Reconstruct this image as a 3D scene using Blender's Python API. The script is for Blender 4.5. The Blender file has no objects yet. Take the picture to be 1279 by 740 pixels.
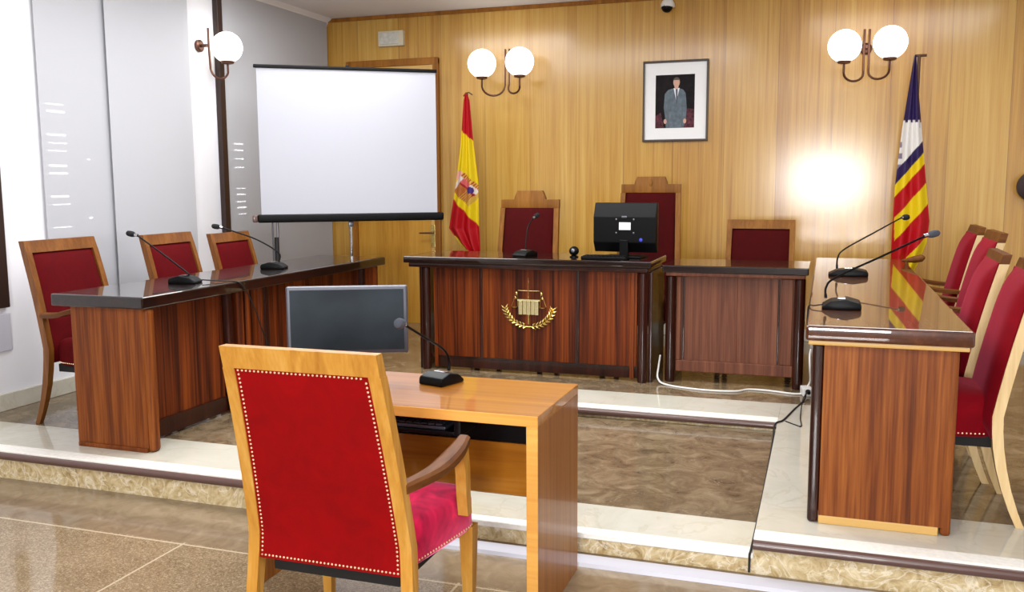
import bpy, bmesh, math, random
from mathutils import Vector, Matrix
C = bpy.context.scene.collection
PI = math.pi
rnd = random.Random(7)
H = 1.442          # camera height above the lower floor
P = 0.145          # height of the dais

# ------------------------------------------------------------------ materials
def lin(c):
    return tuple((v / 255 / 12.92) if v / 255 <= .04045 else ((v / 255 + .055) / 1.055) ** 2.4 for v in c) + (1,)

def new_mat(name):
    m = bpy.data.materials.new(name); m.use_nodes = True
    nt = m.node_tree
    return m, nt, nt.nodes, nt.links, nt.nodes['Principled BSDF']

def plain(name, col, rough=.5, metal=0, coat=0, sheen=0, noise=0, nscale=30, spec=.5, bump=0):
    m, nt, N, L, b = new_mat(name)
    b.inputs['Base Color'].default_value = lin(col)
    b.inputs['Roughness'].default_value = rough
    b.inputs['Metallic'].default_value = metal
    b.inputs['Coat Weight'].default_value = coat
    b.inputs['Specular IOR Level'].default_value = spec
    if noise or bump:
        tc = N.new('ShaderNodeTexCoord'); n = N.new('ShaderNodeTexNoise')
        n.inputs['Scale'].default_value = nscale; n.inputs['Detail'].default_value = 5
        L.new(tc.outputs['Object'], n.inputs['Vector'])
        if noise:
            r = N.new('ShaderNodeValToRGB')
            r.color_ramp.elements[0].color = lin([max(0, v * (1 - noise)) for v in col])
            r.color_ramp.elements[1].color = lin([min(255, v * (1 + noise)) for v in col])
            r.color_ramp.elements[0].position = .3; r.color_ramp.elements[1].position = .7
            L.new(n.outputs['Fac'], r.inputs['Fac']); L.new(r.outputs['Color'], b.inputs['Base Color'])
        if bump:
            bp = N.new('ShaderNodeBump'); bp.inputs['Strength'].default_value = bump; bp.inputs['Distance'].default_value = .01
            L.new(n.outputs['Fac'], bp.inputs['Height']); L.new(bp.outputs['Normal'], b.inputs['Normal'])
    return m

def ramp(N, stops):
    r = N.new('ShaderNodeValToRGB'); e = r.color_ramp.elements
    e[0].position, e[0].color = stops[0][0], lin(stops[0][1])
    e[1].position, e[1].color = stops[-1][0], lin(stops[-1][1])
    for p, c in stops[1:-1]:
        x = e.new(p); x.color = lin(c)
    return r

def wood(name, stops, grain='Z', cross=28, along=1.3, rough=.35, coat=0, coat_rough=.1, panel=None, fine=.35, distort=.8, spec=.5):
    """grain streaks along one object axis; panel=(width, offset) adds veneer panels with thin joints along X"""
    m, nt, N, L, b = new_mat(name)
    tc = N.new('ShaderNodeTexCoord'); mp = N.new('ShaderNodeMapping')
    sc = [cross] * 3; sc['XYZ'.index(grain)] = along
    mp.inputs['Scale'].default_value = sc
    L.new(tc.outputs['Object'], mp.inputs['Vector'])
    vec = mp.outputs['Vector']
    n1 = N.new('ShaderNodeTexNoise'); n1.inputs['Scale'].default_value = .45; n1.inputs['Detail'].default_value = 6
    n1.inputs['Roughness'].default_value = .65; n1.inputs['Distortion'].default_value = distort
    n2 = N.new('ShaderNodeTexNoise'); n2.inputs['Scale'].default_value = 3.2; n2.inputs['Detail'].default_value = 4
    add = N.new('ShaderNodeMath'); add.operation = 'MULTIPLY_ADD'
    L.new(n2.outputs['Fac'], add.inputs[0]); add.inputs[1].default_value = fine
    L.new(n1.outputs['Fac'], add.inputs[2])
    sub = N.new('ShaderNodeMath'); sub.operation = 'SUBTRACT'; sub.inputs[1].default_value = fine * .5
    L.new(add.outputs[0], sub.inputs[0])
    fac = sub.outputs[0]
    seam = None
    if panel:
        w, off = panel
        sx = N.new('ShaderNodeSeparateXYZ'); L.new(tc.outputs['Object'], sx.inputs[0])
        a = N.new('ShaderNodeMath'); a.operation = 'MULTIPLY_ADD'; a.inputs[1].default_value = 1 / w; a.inputs[2].default_value = -off / w + 100
        L.new(sx.outputs['X'], a.inputs[0])
        fl = N.new('ShaderNodeMath'); fl.operation = 'FLOOR'; L.new(a.outputs[0], fl.inputs[0])
        fr = N.new('ShaderNodeMath'); fr.operation = 'FRACT'; L.new(a.outputs[0], fr.inputs[0])
        wn = N.new('ShaderNodeTexWhiteNoise'); wn.noise_dimensions = '1D'; L.new(fl.outputs[0], wn.inputs['W'])
        # shift the grain per panel and its tone a little
        cmb = N.new('ShaderNodeCombineXYZ'); L.new(wn.outputs['Value'], cmb.inputs['Z'])
        mul = N.new('ShaderNodeVectorMath'); mul.operation = 'SCALE'; mul.inputs['Scale'].default_value = 40
        L.new(cmb.outputs[0], mul.inputs[0])
        va = N.new('ShaderNodeVectorMath'); va.operation = 'ADD'; L.new(vec, va.inputs[0]); L.new(mul.outputs[0], va.inputs[1])
        vec = va.outputs[0]
        t = N.new('ShaderNodeMath'); t.operation = 'MULTIPLY_ADD'; t.inputs[1].default_value = .24; t.inputs[2].default_value = -.12
        L.new(wn.outputs['Value'], t.inputs[0])
        t2 = N.new('ShaderNodeMath'); t2.operation = 'ADD'; L.new(fac, t2.inputs[0]); L.new(t.outputs[0], t2.inputs[1]); fac = t2.outputs[0]
        seam = N.new('ShaderNodeMath'); seam.operation = 'LESS_THAN'; seam.inputs[1].default_value = .012; L.new(fr.outputs[0], seam.inputs[0])
    L.new(vec, n1.inputs['Vector']); L.new(vec, n2.inputs['Vector'])
    r = ramp(N, stops); L.new(fac, r.inputs['Fac'])
    col = r.outputs['Color']
    if seam:
        mx = N.new('ShaderNodeMix'); mx.data_type = 'RGBA'; mx.blend_type = 'MULTIPLY'
        ms = N.new('ShaderNodeMath'); ms.operation = 'MULTIPLY'; ms.inputs[1].default_value = .45; L.new(seam.outputs[0], ms.inputs[0])
        L.new(ms.outputs[0], mx.inputs['Factor']); L.new(col, mx.inputs['A']); mx.inputs['B'].default_value = lin((110, 80, 50))
        col = mx.outputs['Result']
    L.new(col, b.inputs['Base Color'])
    b.inputs['Roughness'].default_value = rough
    b.inputs['Coat Weight'].default_value = coat; b.inputs['Coat Roughness'].default_value = coat_rough
    b.inputs['Specular IOR Level'].default_value = spec
    return m

def marble(name, stops, scale=4, rough=.15, vein=None, vscale=2.2, vpos=.03, distort=1.5, spec=.5):
    m, nt, N, L, b = new_mat(name)
    tc = N.new('ShaderNodeTexCoord')
    n = N.new('ShaderNodeTexNoise'); n.inputs['Scale'].default_value = scale; n.inputs['Detail'].default_value = 9
    n.inputs['Roughness'].default_value = .65; n.inputs['Distortion'].default_value = distort
    L.new(tc.outputs['Object'], n.inputs['Vector'])
    r = ramp(N, stops); L.new(n.outputs['Fac'], r.inputs['Fac'])
    col = r.outputs['Color']
    if vein:
        n3 = N.new('ShaderNodeTexNoise'); n3.inputs['Scale'].default_value = vscale; n3.inputs['Detail'].default_value = 5; n3.inputs['Distortion'].default_value = 2.2
        L.new(tc.outputs['Object'], n3.inputs['Vector'])
        s = N.new('ShaderNodeMath'); s.operation = 'SUBTRACT'; s.inputs[1].default_value = .5; L.new(n3.outputs['Fac'], s.inputs[0])
        ab = N.new('ShaderNodeMath'); ab.operation = 'ABSOLUTE'; L.new(s.outputs[0], ab.inputs[0])
        mr = N.new('ShaderNodeMapRange'); mr.inputs['From Min'].default_value = 0; mr.inputs['From Max'].default_value = vpos
        mr.inputs['To Min'].default_value = .55; mr.inputs['To Max'].default_value = 0; L.new(ab.outputs[0], mr.inputs['Value'])
        mx = N.new('ShaderNodeMix'); mx.data_type = 'RGBA'; L.new(mr.outputs[0], mx.inputs['Factor'])
        L.new(col, mx.inputs['A']); mx.inputs['B'].default_value = lin(vein); col = mx.outputs['Result']
    L.new(col, b.inputs['Base Color'])
    b.inputs['Roughness'].default_value = rough; b.inputs['Specular IOR Level'].default_value = spec
    return m

def terrazzo(name):
    """speckled polished tiles with pale joints"""
    m, nt, N, L, b = new_mat(name)
    tc = N.new('ShaderNodeTexCoord')
    v = N.new('ShaderNodeTexVoronoi'); v.inputs['Scale'].default_value = 190; L.new(tc.outputs['Object'], v.inputs['Vector'])
    sp = N.new('ShaderNodeSeparateColor'); L.new(v.outputs['Color'], sp.inputs[0])
    r = ramp(N, [(0, (96, 78, 56)), (.3, (128, 108, 82)), (.7, (150, 130, 102)), (1, (186, 170, 142))]); L.new(sp.outputs[0], r.inputs['Fac'])
    n = N.new('ShaderNodeTexNoise'); n.inputs['Scale'].default_value = 5; n.inputs['Detail'].default_value = 4; L.new(tc.outputs['Object'], n.inputs['Vector'])
    mx = N.new('ShaderNodeMix'); mx.data_type = 'RGBA'; mx.inputs['Factor'].default_value = .45
    r2 = ramp(N, [(.3, (124, 105, 80)), (.7, (152, 133, 106))]); L.new(n.outputs['Fac'], r2.inputs['Fac'])
    L.new(r.outputs['Color'], mx.inputs['A']); L.new(r2.outputs['Color'], mx.inputs['B'])
    sx = N.new('ShaderNodeSeparateXYZ'); L.new(tc.outputs['Object'], sx.inputs[0])
    js = []
    for ax, off, w in (('X', -2.42, 1.2), ('Y', 2.92, 1.2)):
        a = N.new('ShaderNodeMath'); a.operation = 'MULTIPLY_ADD'; a.inputs[1].default_value = 1 / w; a.inputs[2].default_value = -off / w + 50
        L.new(sx.outputs[ax], a.inputs[0])
        f = N.new('ShaderNodeMath'); f.operation = 'FRACT'; L.new(a.outputs[0], f.inputs[0])
        l = N.new('ShaderNodeMath'); l.operation = 'LESS_THAN'; l.inputs[1].default_value = .008; L.new(f.outputs[0], l.inputs[0]); js.append(l)
    mxm = N.new('ShaderNodeMath'); mxm.operation = 'MAXIMUM'; L.new(js[0].outputs[0], mxm.inputs[0]); L.new(js[1].outputs[0], mxm.inputs[1])
    mf = N.new('ShaderNodeMath'); mf.operation = 'MULTIPLY'; mf.inputs[1].default_value = .6; L.new(mxm.outputs[0], mf.inputs[0])
    m2 = N.new('ShaderNodeMix'); m2.data_type = 'RGBA'; L.new(mf.outputs[0], m2.inputs['Factor']); L.new(mx.outputs['Result'], m2.inputs['A'])
    m2.inputs['B'].default_value = lin((215, 200, 172))
    L.new(m2.outputs['Result'], b.inputs['Base Color']); b.inputs['Roughness'].default_value = .07
    return m

def velvet(name, col, tint, sheen=.6, var=.05):
    m, nt, N, L, b = new_mat(name)
    tc = N.new('ShaderNodeTexCoord'); n = N.new('ShaderNodeTexNoise'); n.inputs['Scale'].default_value = 9; n.inputs['Detail'].default_value = 4
    n.inputs['Distortion'].default_value = 1.2
    L.new(tc.outputs['Object'], n.inputs['Vector'])
    r = ramp(N, [(.3, [v * (1 - var) for v in col]), (.7, [min(255, v * (1 + var)) for v in col])]); L.new(n.outputs['Fac'], r.inputs['Fac'])
    L.new(r.outputs['Color'], b.inputs['Base Color'])
    b.inputs['Roughness'].default_value = .85; b.inputs['Specular IOR Level'].default_value = .12
    b.inputs['Sheen Weight'].default_value = sheen; b.inputs['Sheen Roughness'].default_value = .35
    b.inputs['Sheen Tint'].default_value = lin(tint)
    return m

def emit(name, col, s):
    m, nt, N, L, b = new_mat(name)
    b.inputs['Base Color'].default_value = lin(col)
    b.inputs['Emission Color'].default_value = lin(col); b.inputs['Emission Strength'].default_value = s
    return m

def attr_mat(name, rough=.6):
    m, nt, N, L, b = new_mat(name)
    a = N.new('ShaderNodeAttribute'); a.attribute_name = 'dye'
    L.new(a.outputs['Color'], b.inputs['Base Color'])
    b.inputs['Roughness'].default_value = rough; b.inputs['Specular IOR Level'].default_value = .25
    return m

def sheer(name, col, alpha):
    m, nt, N, L, b = new_mat(name)
    b.inputs['Base Color'].default_value = lin(col); b.inputs['Roughness'].default_value = .8
    b.inputs['Alpha'].default_value = alpha
    return m

M = {}
M['wallwood'] = wood('golden_veneer', [(.2, (160, 108, 32)), (.45, (186, 138, 52)), (.6, (196, 152, 66)), (.85, (208, 170, 88))], cross=34, along=.7, rough=.4, spec=.38, coat=1, coat_rough=.17, panel=(.418, .02), fine=.45)
M['doorwood'] = wood('door_veneer', [(.25, (160, 104, 28)), (.5, (196, 142, 52)), (.8, (212, 164, 76))], cross=16, along=.8, rough=.4, spec=.2, coat=.2, coat_rough=.2)
M['framewood'] = wood('door_frame_wood', [(.25, (118, 70, 18)), (.75, (166, 108, 38))], cross=30, rough=.45, spec=.25)
M['bench'] = wood('striped_mahogany', [(.22, (20, 5, 2)), (.4, (62, 21, 5)), (.56, (106, 45, 11)), (.8, (144, 72, 22))], cross=22, along=.5, rough=.45, spec=.2, fine=.55)
M['bench_side'] = wood('brown_mahogany', [(.2, (62, 25, 6)), (.42, (102, 48, 13)), (.58, (130, 69, 23)), (.82, (164, 98, 40))], cross=30, along=.9, rough=.45, spec=.22, fine=.6)
M['bench_glare'] = wood('glare_washed_mahogany', [(.2, (66, 32, 20)), (.5, (104, 58, 38)), (.8, (134, 84, 58))], cross=34, along=1.0, rough=.5, spec=.3, fine=.5)  # mahogany paled to mauve: a washed-out reflection put into its colour
M['bench_dark'] = wood('dark_mahogany', [(.2, (18, 5, 3)), (.5, (42, 14, 8)), (.8, (70, 28, 15))], cross=26, along=1, rough=.3, spec=.3, coat=.4, coat_rough=.05)
M['top_dark'] = wood('polished_dark_top', [(.2, (10, 4, 3)), (.5, (24, 9, 6)), (.8, (44, 18, 11))], grain='X', cross=22, along=1, rough=.3, spec=.2, coat=1, coat_rough=.03)
M['top_long'] = wood('polished_brown_top', [(.2, (46, 20, 9)), (.5, (78, 38, 18)), (.8, (110, 62, 32))], grain='Y', cross=22, along=1, rough=.3, spec=.2, coat=1, coat_rough=.02)
M['top_dark_long'] = wood('polished_dark_top_long', [(.2, (10, 4, 3)), (.5, (24, 9, 6)), (.8, (44, 18, 11))], grain='Y', cross=22, along=1, rough=.3, spec=.2, coat=1, coat_rough=.03)
M['honey_strip'] = plain('pale_wood_strip', (206, 164, 92), .4)
M['table'] = wood('orange_table_veneer', [(.2, (136, 76, 12)), (.5, (168, 104, 24)), (.8, (190, 128, 42))], grain='X', cross=20, along=1, rough=.35, spec=.2, coat=.8, coat_rough=.03)
M['table_side'] = wood('table_side_veneer', [(.2, (96, 50, 10)), (.5, (138, 80, 22)), (.8, (168, 108, 40))], grain='Z', cross=24, along=.6, rough=.4, spec=.2, coat=.4, coat_rough=.1)
M['table_edge'] = wood('table_edge_band', [(.2, (196, 132, 54)), (.8, (226, 172, 88))], grain='X', cross=30, rough=.3)
M['honey'] = wood('honey_chair_wood', [(.2, (150, 94, 28)), (.5, (184, 130, 50)), (.8, (208, 162, 84))], cross=26, along=2.2, rough=.42, spec=.3, coat=.15, coat_rough=.1)
M['honey_shaded'] = wood('shaded_chair_wood', [(.2, (74, 38, 10)), (.5, (110, 64, 21)), (.8, (140, 90, 38))], cross=26, along=2.2, rough=.42, spec=.3, coat=.15, coat_rough=.1)  # same chair wood as the honey one, its dimmer lighting put into the colour
M['arm'] = wood('dark_armrest_wood', [(.2, (62, 32, 10)), (.5, (98, 56, 20)), (.8, (128, 80, 32))], grain='Y', cross=30, along=2, rough=.5, spec=.15)
M['judge_wood'] = wood('judge_chair_wood', [(.2, (82, 46, 10)), (.5, (120, 74, 22)), (.8, (148, 100, 38))], cross=26, along=2.2, rough=.5, spec=.2)
M['red'] = velvet('red_velvet', (130, 0, 3), (255, 60, 60), .04)
M['red_seat_sheen'] = velvet('sheen_pink_velvet_seat', (192, 26, 70), (255, 140, 180), 1, .25)  # red velvet with the pink sheen of the light put into its base colour
M['red_dark'] = velvet('deep_red_velvet', (80, 0, 5), (200, 40, 60), .08)
M['crimson'] = velvet('crimson_velvet_back', (120, 1, 16), (255, 110, 140), .3)
M['flash_lit_post'] = wood('flash_lit_chair_post', [(.2, (196, 158, 100)), (.8, (232, 206, 156))], cross=26, along=2.2, rough=.35, spec=.4)  # chair wood with the bright flash light put into its colour
M['wine'] = velvet('wine_red_leather', (62, 2, 3), (120, 20, 20), 0)
M['brass_nail'] = plain('brass_nails', (236, 212, 172), .35, .6)
M['brass'] = plain('gilded_metal', (214, 186, 110), .25, 1, noise=.12, nscale=60)
M['pale_brass'] = plain('pale_gilded_metal', (232, 220, 170), .25, .9)
M['black'] = plain('black_plastic', (4, 4, 5), .45, spec=.15)
M['black_soft'] = plain('black_cloth', (16, 14, 14), .8)
M['keys'] = plain('dark_grey_keys', (62, 66, 78), .4)
M['rubber'] = plain('black_rubber', (12, 12, 12), .6)
M['foam'] = plain('grey_foam', (70, 74, 84), .9, bump=.4, nscale=300)
M['foam_black'] = plain('black_foam', (14, 14, 18), .9, bump=.4, nscale=300)
M['chrome'] = plain('chrome', (205, 205, 208), .15, 1)
M['steel'] = plain('grey_metal', (120, 120, 126), .35, .8)
M['bronze'] = plain('bronze_lamp_metal', (96, 62, 48), .35, .6)
M['globe'] = emit('lit_globe_glass', (255, 252, 244), 2.2)
M['screen_cloth'] = plain('matte_screen_cloth', (172, 173, 181), .9, bump=.05, nscale=3)
M['white_wall'] = plain('white_paint', (228, 228, 233), .7, noise=.012, nscale=2)
M['ceiling'] = plain('ceiling_paint', (226, 226, 230), .8)
M['cream'] = marble('cream_marble', [(.3, (194, 190, 174)), (.7, (208, 204, 190))], 3, .07, vein=(188, 180, 160), vscale=2, vpos=.02)
M['edge_strip'] = plain('white_edge_strip', (238, 236, 228), .5, noise=.03, nscale=60)
M['emperador'] = marble('dark_marble', [(.28, (84, 68, 50)), (.5, (120, 102, 78)), (.72, (152, 134, 108))], 7, .1, vein=(160, 144, 118), vscale=5, vpos=.006, distort=1.0)
M['breccia'] = marble('tan_breccia', [(.25, (128, 102, 62)), (.42, (182, 158, 112)), (.6, (210, 192, 152)), (.8, (236, 226, 198))], 14, .2, vein=(240, 234, 216), vscale=7, vpos=.03, distort=2)
M['band'] = marble('floor_band_stone', [(.3, (118, 100, 78)), (.7, (146, 128, 104))], 9, .08)
M['terrazzo'] = terrazzo('terrazzo_tiles')
M['nosing'] = plain('brown_step_nosing', (88, 62, 56), .3, coat=.3)
M['duct'] = plain('grey_plastic_duct', (190, 190, 200), .4)
M['grey_trim'] = plain('dark_brown_rod', (44, 26, 20), .45)
M['blind'] = sheer('grey_sheer_blind', (190, 191, 196), .80)
M['blind_back'] = sheer('grey_sheer_blind_overlap', (180, 180, 185), .80)
M['slit'] = emit('daylight_slit', (255, 255, 255), 14)
M['shutter'] = plain('grey_shutter', (150, 150, 156), .6)
M['glossy_screen'] = plain('dark_glossy_screen', (40, 48, 54), .5, noise=.22, nscale=4, spec=.12)
M['bezel'] = plain('silver_grey_bezel', (76, 78, 88), .35, .3)
M['paper'] = plain('white_paper', (236, 236, 236), .7)
M['white_plastic'] = plain('white_plastic', (226, 226, 222), .4)
M['lamp_plastic'] = plain('grey_diffuser', (196, 194, 184), .4, noise=.06, nscale=30)
M['lamp_case'] = plain('beige_casing', (206, 196, 170), .5)
M['frame_dark'] = plain('dark_picture_frame', (58, 42, 32), .4)
M['flag'] = attr_mat('dyed_satin', .5)
M['pole'] = wood('varnished_pole', [(.2, (60, 36, 20)), (.8, (104, 66, 38))], cross=40, rough=.3)
M['p_dark'] = plain('print_dark', (18, 12, 14), .6, noise=.6, nscale=22, spec=.15)
M['p_suit'] = plain('print_grey_suit', (96, 108, 116), .6, noise=.12, nscale=30, spec=.15)
M['p_suit2'] = plain('print_grey_suit_shade', (78, 86, 92), .5)
M['p_skin'] = plain('print_skin', (196, 152, 130), .5)
M['p_hair'] = plain('print_hair', (70, 52, 42), .5)
M['p_white'] = plain('print_white', (220, 222, 226), .5)
M['p_tie'] = plain('print_tie', (58, 50, 84), .5)
M['p_rose'] = plain('print_rose', (74, 38, 46), .6, noise=.5, nscale=40, spec=.15)
M['cap'] = plain('dark_brown_felt', (58, 46, 46), .9)
M['blue_led'] = emit('blue_led', (40, 50, 160), .5)

# ------------------------------------------------------------------ mesh helpers
class MB:
    def __init__(s): s.bm = bmesh.new()
    def _merge(s, b2, mi=0):
        for f in b2.faces: f.material_index = mi
        me = bpy.data.meshes.new('tmp'); b2.to_mesh(me); b2.free(); s.bm.from_mesh(me); bpy.data.meshes.remove(me)
        return s
    def box(s, x0, x1, y0, y1, z0, z1, bev=0, seg=2, mi=0, mat4=None):
        b = bmesh.new(); bmesh.ops.create_cube(b, size=1)
        for v in b.verts:
            v.co = Vector(((x0 + x1) / 2 + v.co.x * (x1 - x0), (y0 + y1) / 2 + v.co.y * (y1 - y0), (z0 + z1) / 2 + v.co.z * (z1 - z0)))
        if bev: bmesh.ops.bevel(b, geom=list(b.edges), offset=bev, segments=seg, affect='EDGES', profile=.5)
        if mat4 is not None: bmesh.ops.transform(b, matrix=mat4, verts=list(b.verts))
        return s._merge(b, mi)
    def loft(s, rings, cap=True, closed=False, mi=0):
        b = bmesh.new(); R = [[b.verts.new(p) for p in r] for r in rings]; n = len(R[0])
        prs = list(zip(R, R[1:])) + ([(R[-1], R[0])] if closed else [])
        for a, c in prs:
            for i in range(n): b.faces.new((a[i], a[(i + 1) % n], c[(i + 1) % n], c[i]))
        if cap and not closed: b.faces.new(R[0][::-1]); b.faces.new(R[-1])
        bmesh.ops.recalc_face_normals(b, faces=list(b.faces))
        return s._merge(b, mi)
    def prism(s, poly, axis, a, c, bev=0, mi=0):
        """poly of 2D points; axis 'X': (y,z), 'Y': (x,z), 'Z': (x,y)"""
        f = {'X': lambda p, t: (t, p[0], p[1]), 'Y': lambda p, t: (p[0], t, p[1]), 'Z': lambda p, t: (p[0], p[1], t)}[axis]
        b = bmesh.new(); A = [b.verts.new(f(p, a)) for p in poly]; D = [b.verts.new(f(p, c)) for p in poly]; n = len(poly)
        b.faces.new(A[::-1]); b.faces.new(D)
        for i in range(n): b.faces.new((A[i], A[(i + 1) % n], D[(i + 1) % n], D[i]))
        bmesh.ops.recalc_face_normals(b, faces=list(b.faces))
        if bev: bmesh.ops.bevel(b, geom=list(b.edges), offset=bev, segments=2, affect='EDGES', profile=.5)
        return s._merge(b, mi)
    def tube(s, pts, r, n=14, mi=0, closed=False):
        pts = [Vector(p) for p in pts]; rs = r if isinstance(r, (list, tuple)) else [r] * len(pts)
        rings = []; up = Vector((0, 0, 1)); prev = None
        for i, p in enumerate(pts):
            if closed: t = pts[(i + 1) % len(pts)] - pts[i - 1]
            else: t = pts[min(i + 1, len(pts) - 1)] - pts[max(i - 1, 0)]
            t.normalize()
            if prev is None:
                a = t.cross(up)
                if a.length < .05: a = t.cross(Vector((0, 1, 0)))
            else: a = prev - t * prev.dot(t)
            a.normalize(); prev = a; c = t.cross(a)
            rings.append([p + a * (rs[i] * math.cos(2 * PI * k / n)) + c * (rs[i] * math.sin(2 * PI * k / n)) for k in range(n)])
        return s.loft(rings, mi=mi, closed=closed)
    def sphere(s, c, r, sc=(1, 1, 1), u=16, v=10, mi=0):
        b = bmesh.new(); bmesh.ops.create_uvsphere(b, u_segments=u, v_segments=v, radius=r)
        for q in b.verts: q.co = Vector((c[0] + q.co.x * sc[0], c[1] + q.co.y * sc[1], c[2] + q.co.z * sc[2]))
        return s._merge(b, mi)
    def lathe(s, prof, c=(0, 0, 0), n=20, mi=0):
        return s.loft([[(c[0] + r * math.cos(2 * PI * k / n), c[1] + r * math.sin(2 * PI * k / n), c[2] + z) for k in range(n)] for r, z in prof], mi=mi)
    def build(s, name, mats, parent=None, loc=(0, 0, 0), smooth=True, ang=28):
        if smooth:   # crisp edges: by angle, and where a small bevel face meets a large flat one
            s.bm.normal_update(); lim = math.radians(ang); ar = {f: f.calc_area() for f in s.bm.faces}
            for f in s.bm.faces: f.smooth = True
            for e in s.bm.edges:
                if len(e.link_faces) != 2: continue
                p, q = e.link_faces; a = p.normal.angle(q.normal, 0)
                hi, lo = max(ar[p], ar[q]), max(1e-12, min(ar[p], ar[q]))
                e.smooth = not (a > lim or (a > .12 and hi / lo > 8 and len(p.verts) == 4 and ang < 50))
        me = bpy.data.meshes.new(name); s.bm.to_mesh(me); s.bm.free()
        for m in (mats if isinstance(mats, (list, tuple)) else [mats]): me.materials.append(m)
        o = bpy.data.objects.new(name, me); C.objects.link(o); o.location = loc
        if parent: o.parent = parent
        return o

def bez(p, n=14):
    """smooth curve through the points p (Catmull-Rom)"""
    p = [Vector(q) for q in p]; p = [p[0] * 2 - p[1]] + p + [p[-1] * 2 - p[-2]]; out = []
    for i in range(1, len(p) - 2):
        for k in range(n):
            t = k / n; a, b, c, d = p[i - 1:i + 3]
            out.append(.5 * ((2 * b) + (c - a) * t + (2 * a - 5 * b + 4 * c - d) * t * t + (3 * b - a - 3 * c + d) * t ** 3))
    out.append(p[-2]); return out

def tag(o, label, cat, group=None):
    o['label'] = label; o['category'] = cat
    if group: o['group'] = group
    return o
def thing(name, label, cat, loc=(0, 0, 0), rotz=0, group=None):
    o = bpy.data.objects.new(name, None); C.objects.link(o); o.location = loc; o.rotation_euler = (0, 0, rotz)
    o.empty_display_size = .1
    return tag(o, label, cat, group)
def struct(o): o['kind'] = 'structure'; return o
def dup(root, loc, rotz, label, group=None, scale=1):
    kids = {}
    for o in list(bpy.data.objects):
        if o.parent: kids.setdefault(o.parent.name, []).append(o)
    def rec(o, par):
        c = o.copy(); C.objects.link(c)
        if par: c.parent = par
        for k in kids.get(o.name, []): rec(k, c)
        return c
    r = rec(root, None); r.location = loc; r.rotation_euler = (0, 0, rotz); r['label'] = label; r.scale = scale if isinstance(scale, tuple) else (scale,) * 3
    if group: r['group'] = group
    return r

# ------------------------------------------------------------------ the room
XL, YW, XR, ZC = -4.485, 7.77, 2.4, 2.975
YB = 3.34                     # front edge of the dais
XI0, XI1, YI = -2.0, -.21, 5.08   # the lower well inside the U of the dais
b = MB(); b.box(XL - .1, XR + .1, -3.2, 2.94, -.1, 0); struct(b.build('floor', M['terrazzo'], smooth=False))
b = MB(); b.box(XL - .1, XR + .1, 2.94, YW + .1, -.1, 0); struct(b.build('floor_border', M['band'], smooth=False))
b = MB(); b.box(XL - .1, XR + .1, YW, YW + .1, 0, ZC + .02); struct(b.build('wall_back', M['wallwood'], smooth=False))
b = MB()
yw0, yw1 = (4.40, 5.72), (6.18, 7.70)   # two window openings in the left wall
b.box(XL - .12, XL, -3.2, yw0[0], 0, ZC + .02); b.box(XL - .12, XL, yw0[1], yw1[0], 0, ZC + .02); b.box(XL - .12, XL, yw1[1], YW + .1, 0, ZC + .02)
for a, c in (yw0, yw1):
    b.box(XL - .12, XL, a, c, 0, .75); b.box(XL - .12, XL, a, c, 2.80, ZC + .02)
struct(b.build('wall_left', M['white_wall'], smooth=False))
b = MB(); b.box(XL - .1, XR + .1, -3.3, -3.2, 0, ZC + .02); struct(b.build('wall_front', M['bench_dark'], smooth=False))
b = MB(); b.box(XR, XR + .1, -3.2, YW + .1, 0, ZC + .02); struct(b.build('wall_right', M['white_wall'], smooth=False))
b = MB(); b.box(XL - .12, XR + .1, -3.2, YW + .1, ZC, ZC + .1); struct(b.build('ceiling', M['ceiling'], smooth=False))
# windows: roller shutter with narrow daylight slots behind a sheer blind
def window(name, y0, y1, cols):
    w = MB(); w.box(XL - .115, XL - .105, y0, y1, .75, 2.80)
    k = 0.77
    while k < 2.78:
        w.box(XL - .105, XL - .098, y0 + .01, y1 - .01, k, k + .042, .003, 1); k += .048
    wo = struct(w.build(name, M['shutter']))
    f = MB()
    for (a, c, d, e) in ((y0, y0 + .05, .75, 2.8), (y1 - .05, y1, .75, 2.8), (y0, y1, .75, .80), (y0, y1, 2.75, 2.8)):
        f.box(XL - .097, XL - .05, a, c, d, e, .004)
    struct(f.build('window_frame', M['white_plastic'], wo))
    s = MB()
    for (ya, yb, rows) in cols:
        for zz in rows:
            j = rnd.uniform(-.012, .012)
            s.box(XL - .0975, XL - .0955, ya + j, yb + j, zz, zz + rnd.choice((.006, .009, .012)))
    struct(s.build('daylight_slit', M['slit'], wo))
rows = [1.13 + .048 * i for i in range(18)]
pick = lambda p: [z for z in rows if rnd.random() < p]
window('window_1', *yw0, [(4.52, 4.66, [1.178, 1.322, 1.37, 1.514, 1.562, 1.658, 1.706, 1.754, 1.898, 1.946]), (5.11, 5.18, [1.13, 1.226, 1.322, 1.37, 1.514, 1.61, 1.706, 1.85]), (4.82, 4.85, [1.226, 1.61])])
window('window_2', *yw1, [(6.24, 6.31, [1.2, 1.27, 1.34, 1.39, 1.58, 1.65, 1.72, 1.79]), (6.42, 6.54, [1.2, 1.25, 1.30, 1.36, 1.41, 1.58, 1.65, 1.72, 1.77])])
def panel_blind(name, y0, y1, x, mat, label, z0=.62):
    t = thing(name, label, 'blind', (x, (y0 + y1) / 2, z0), 0, 'grey panel blinds over the windows')
    h = ZC - .005 - z0; w = (y1 - y0) / 2
    p = MB(); p.box(-.0015, .0015, -w, w, .02, h); p.build('fabric_panel', mat, t, smooth=False)
    p = MB(); p.box(-.006, .006, -w, w, 0, .025, .003); p.build('weight_bar', M['bezel'], t)
    p = MB(); p.box(-.010, .010, -w, w, h - .03, h, .003); p.build('head_rail', M['white_plastic'], t)
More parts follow.
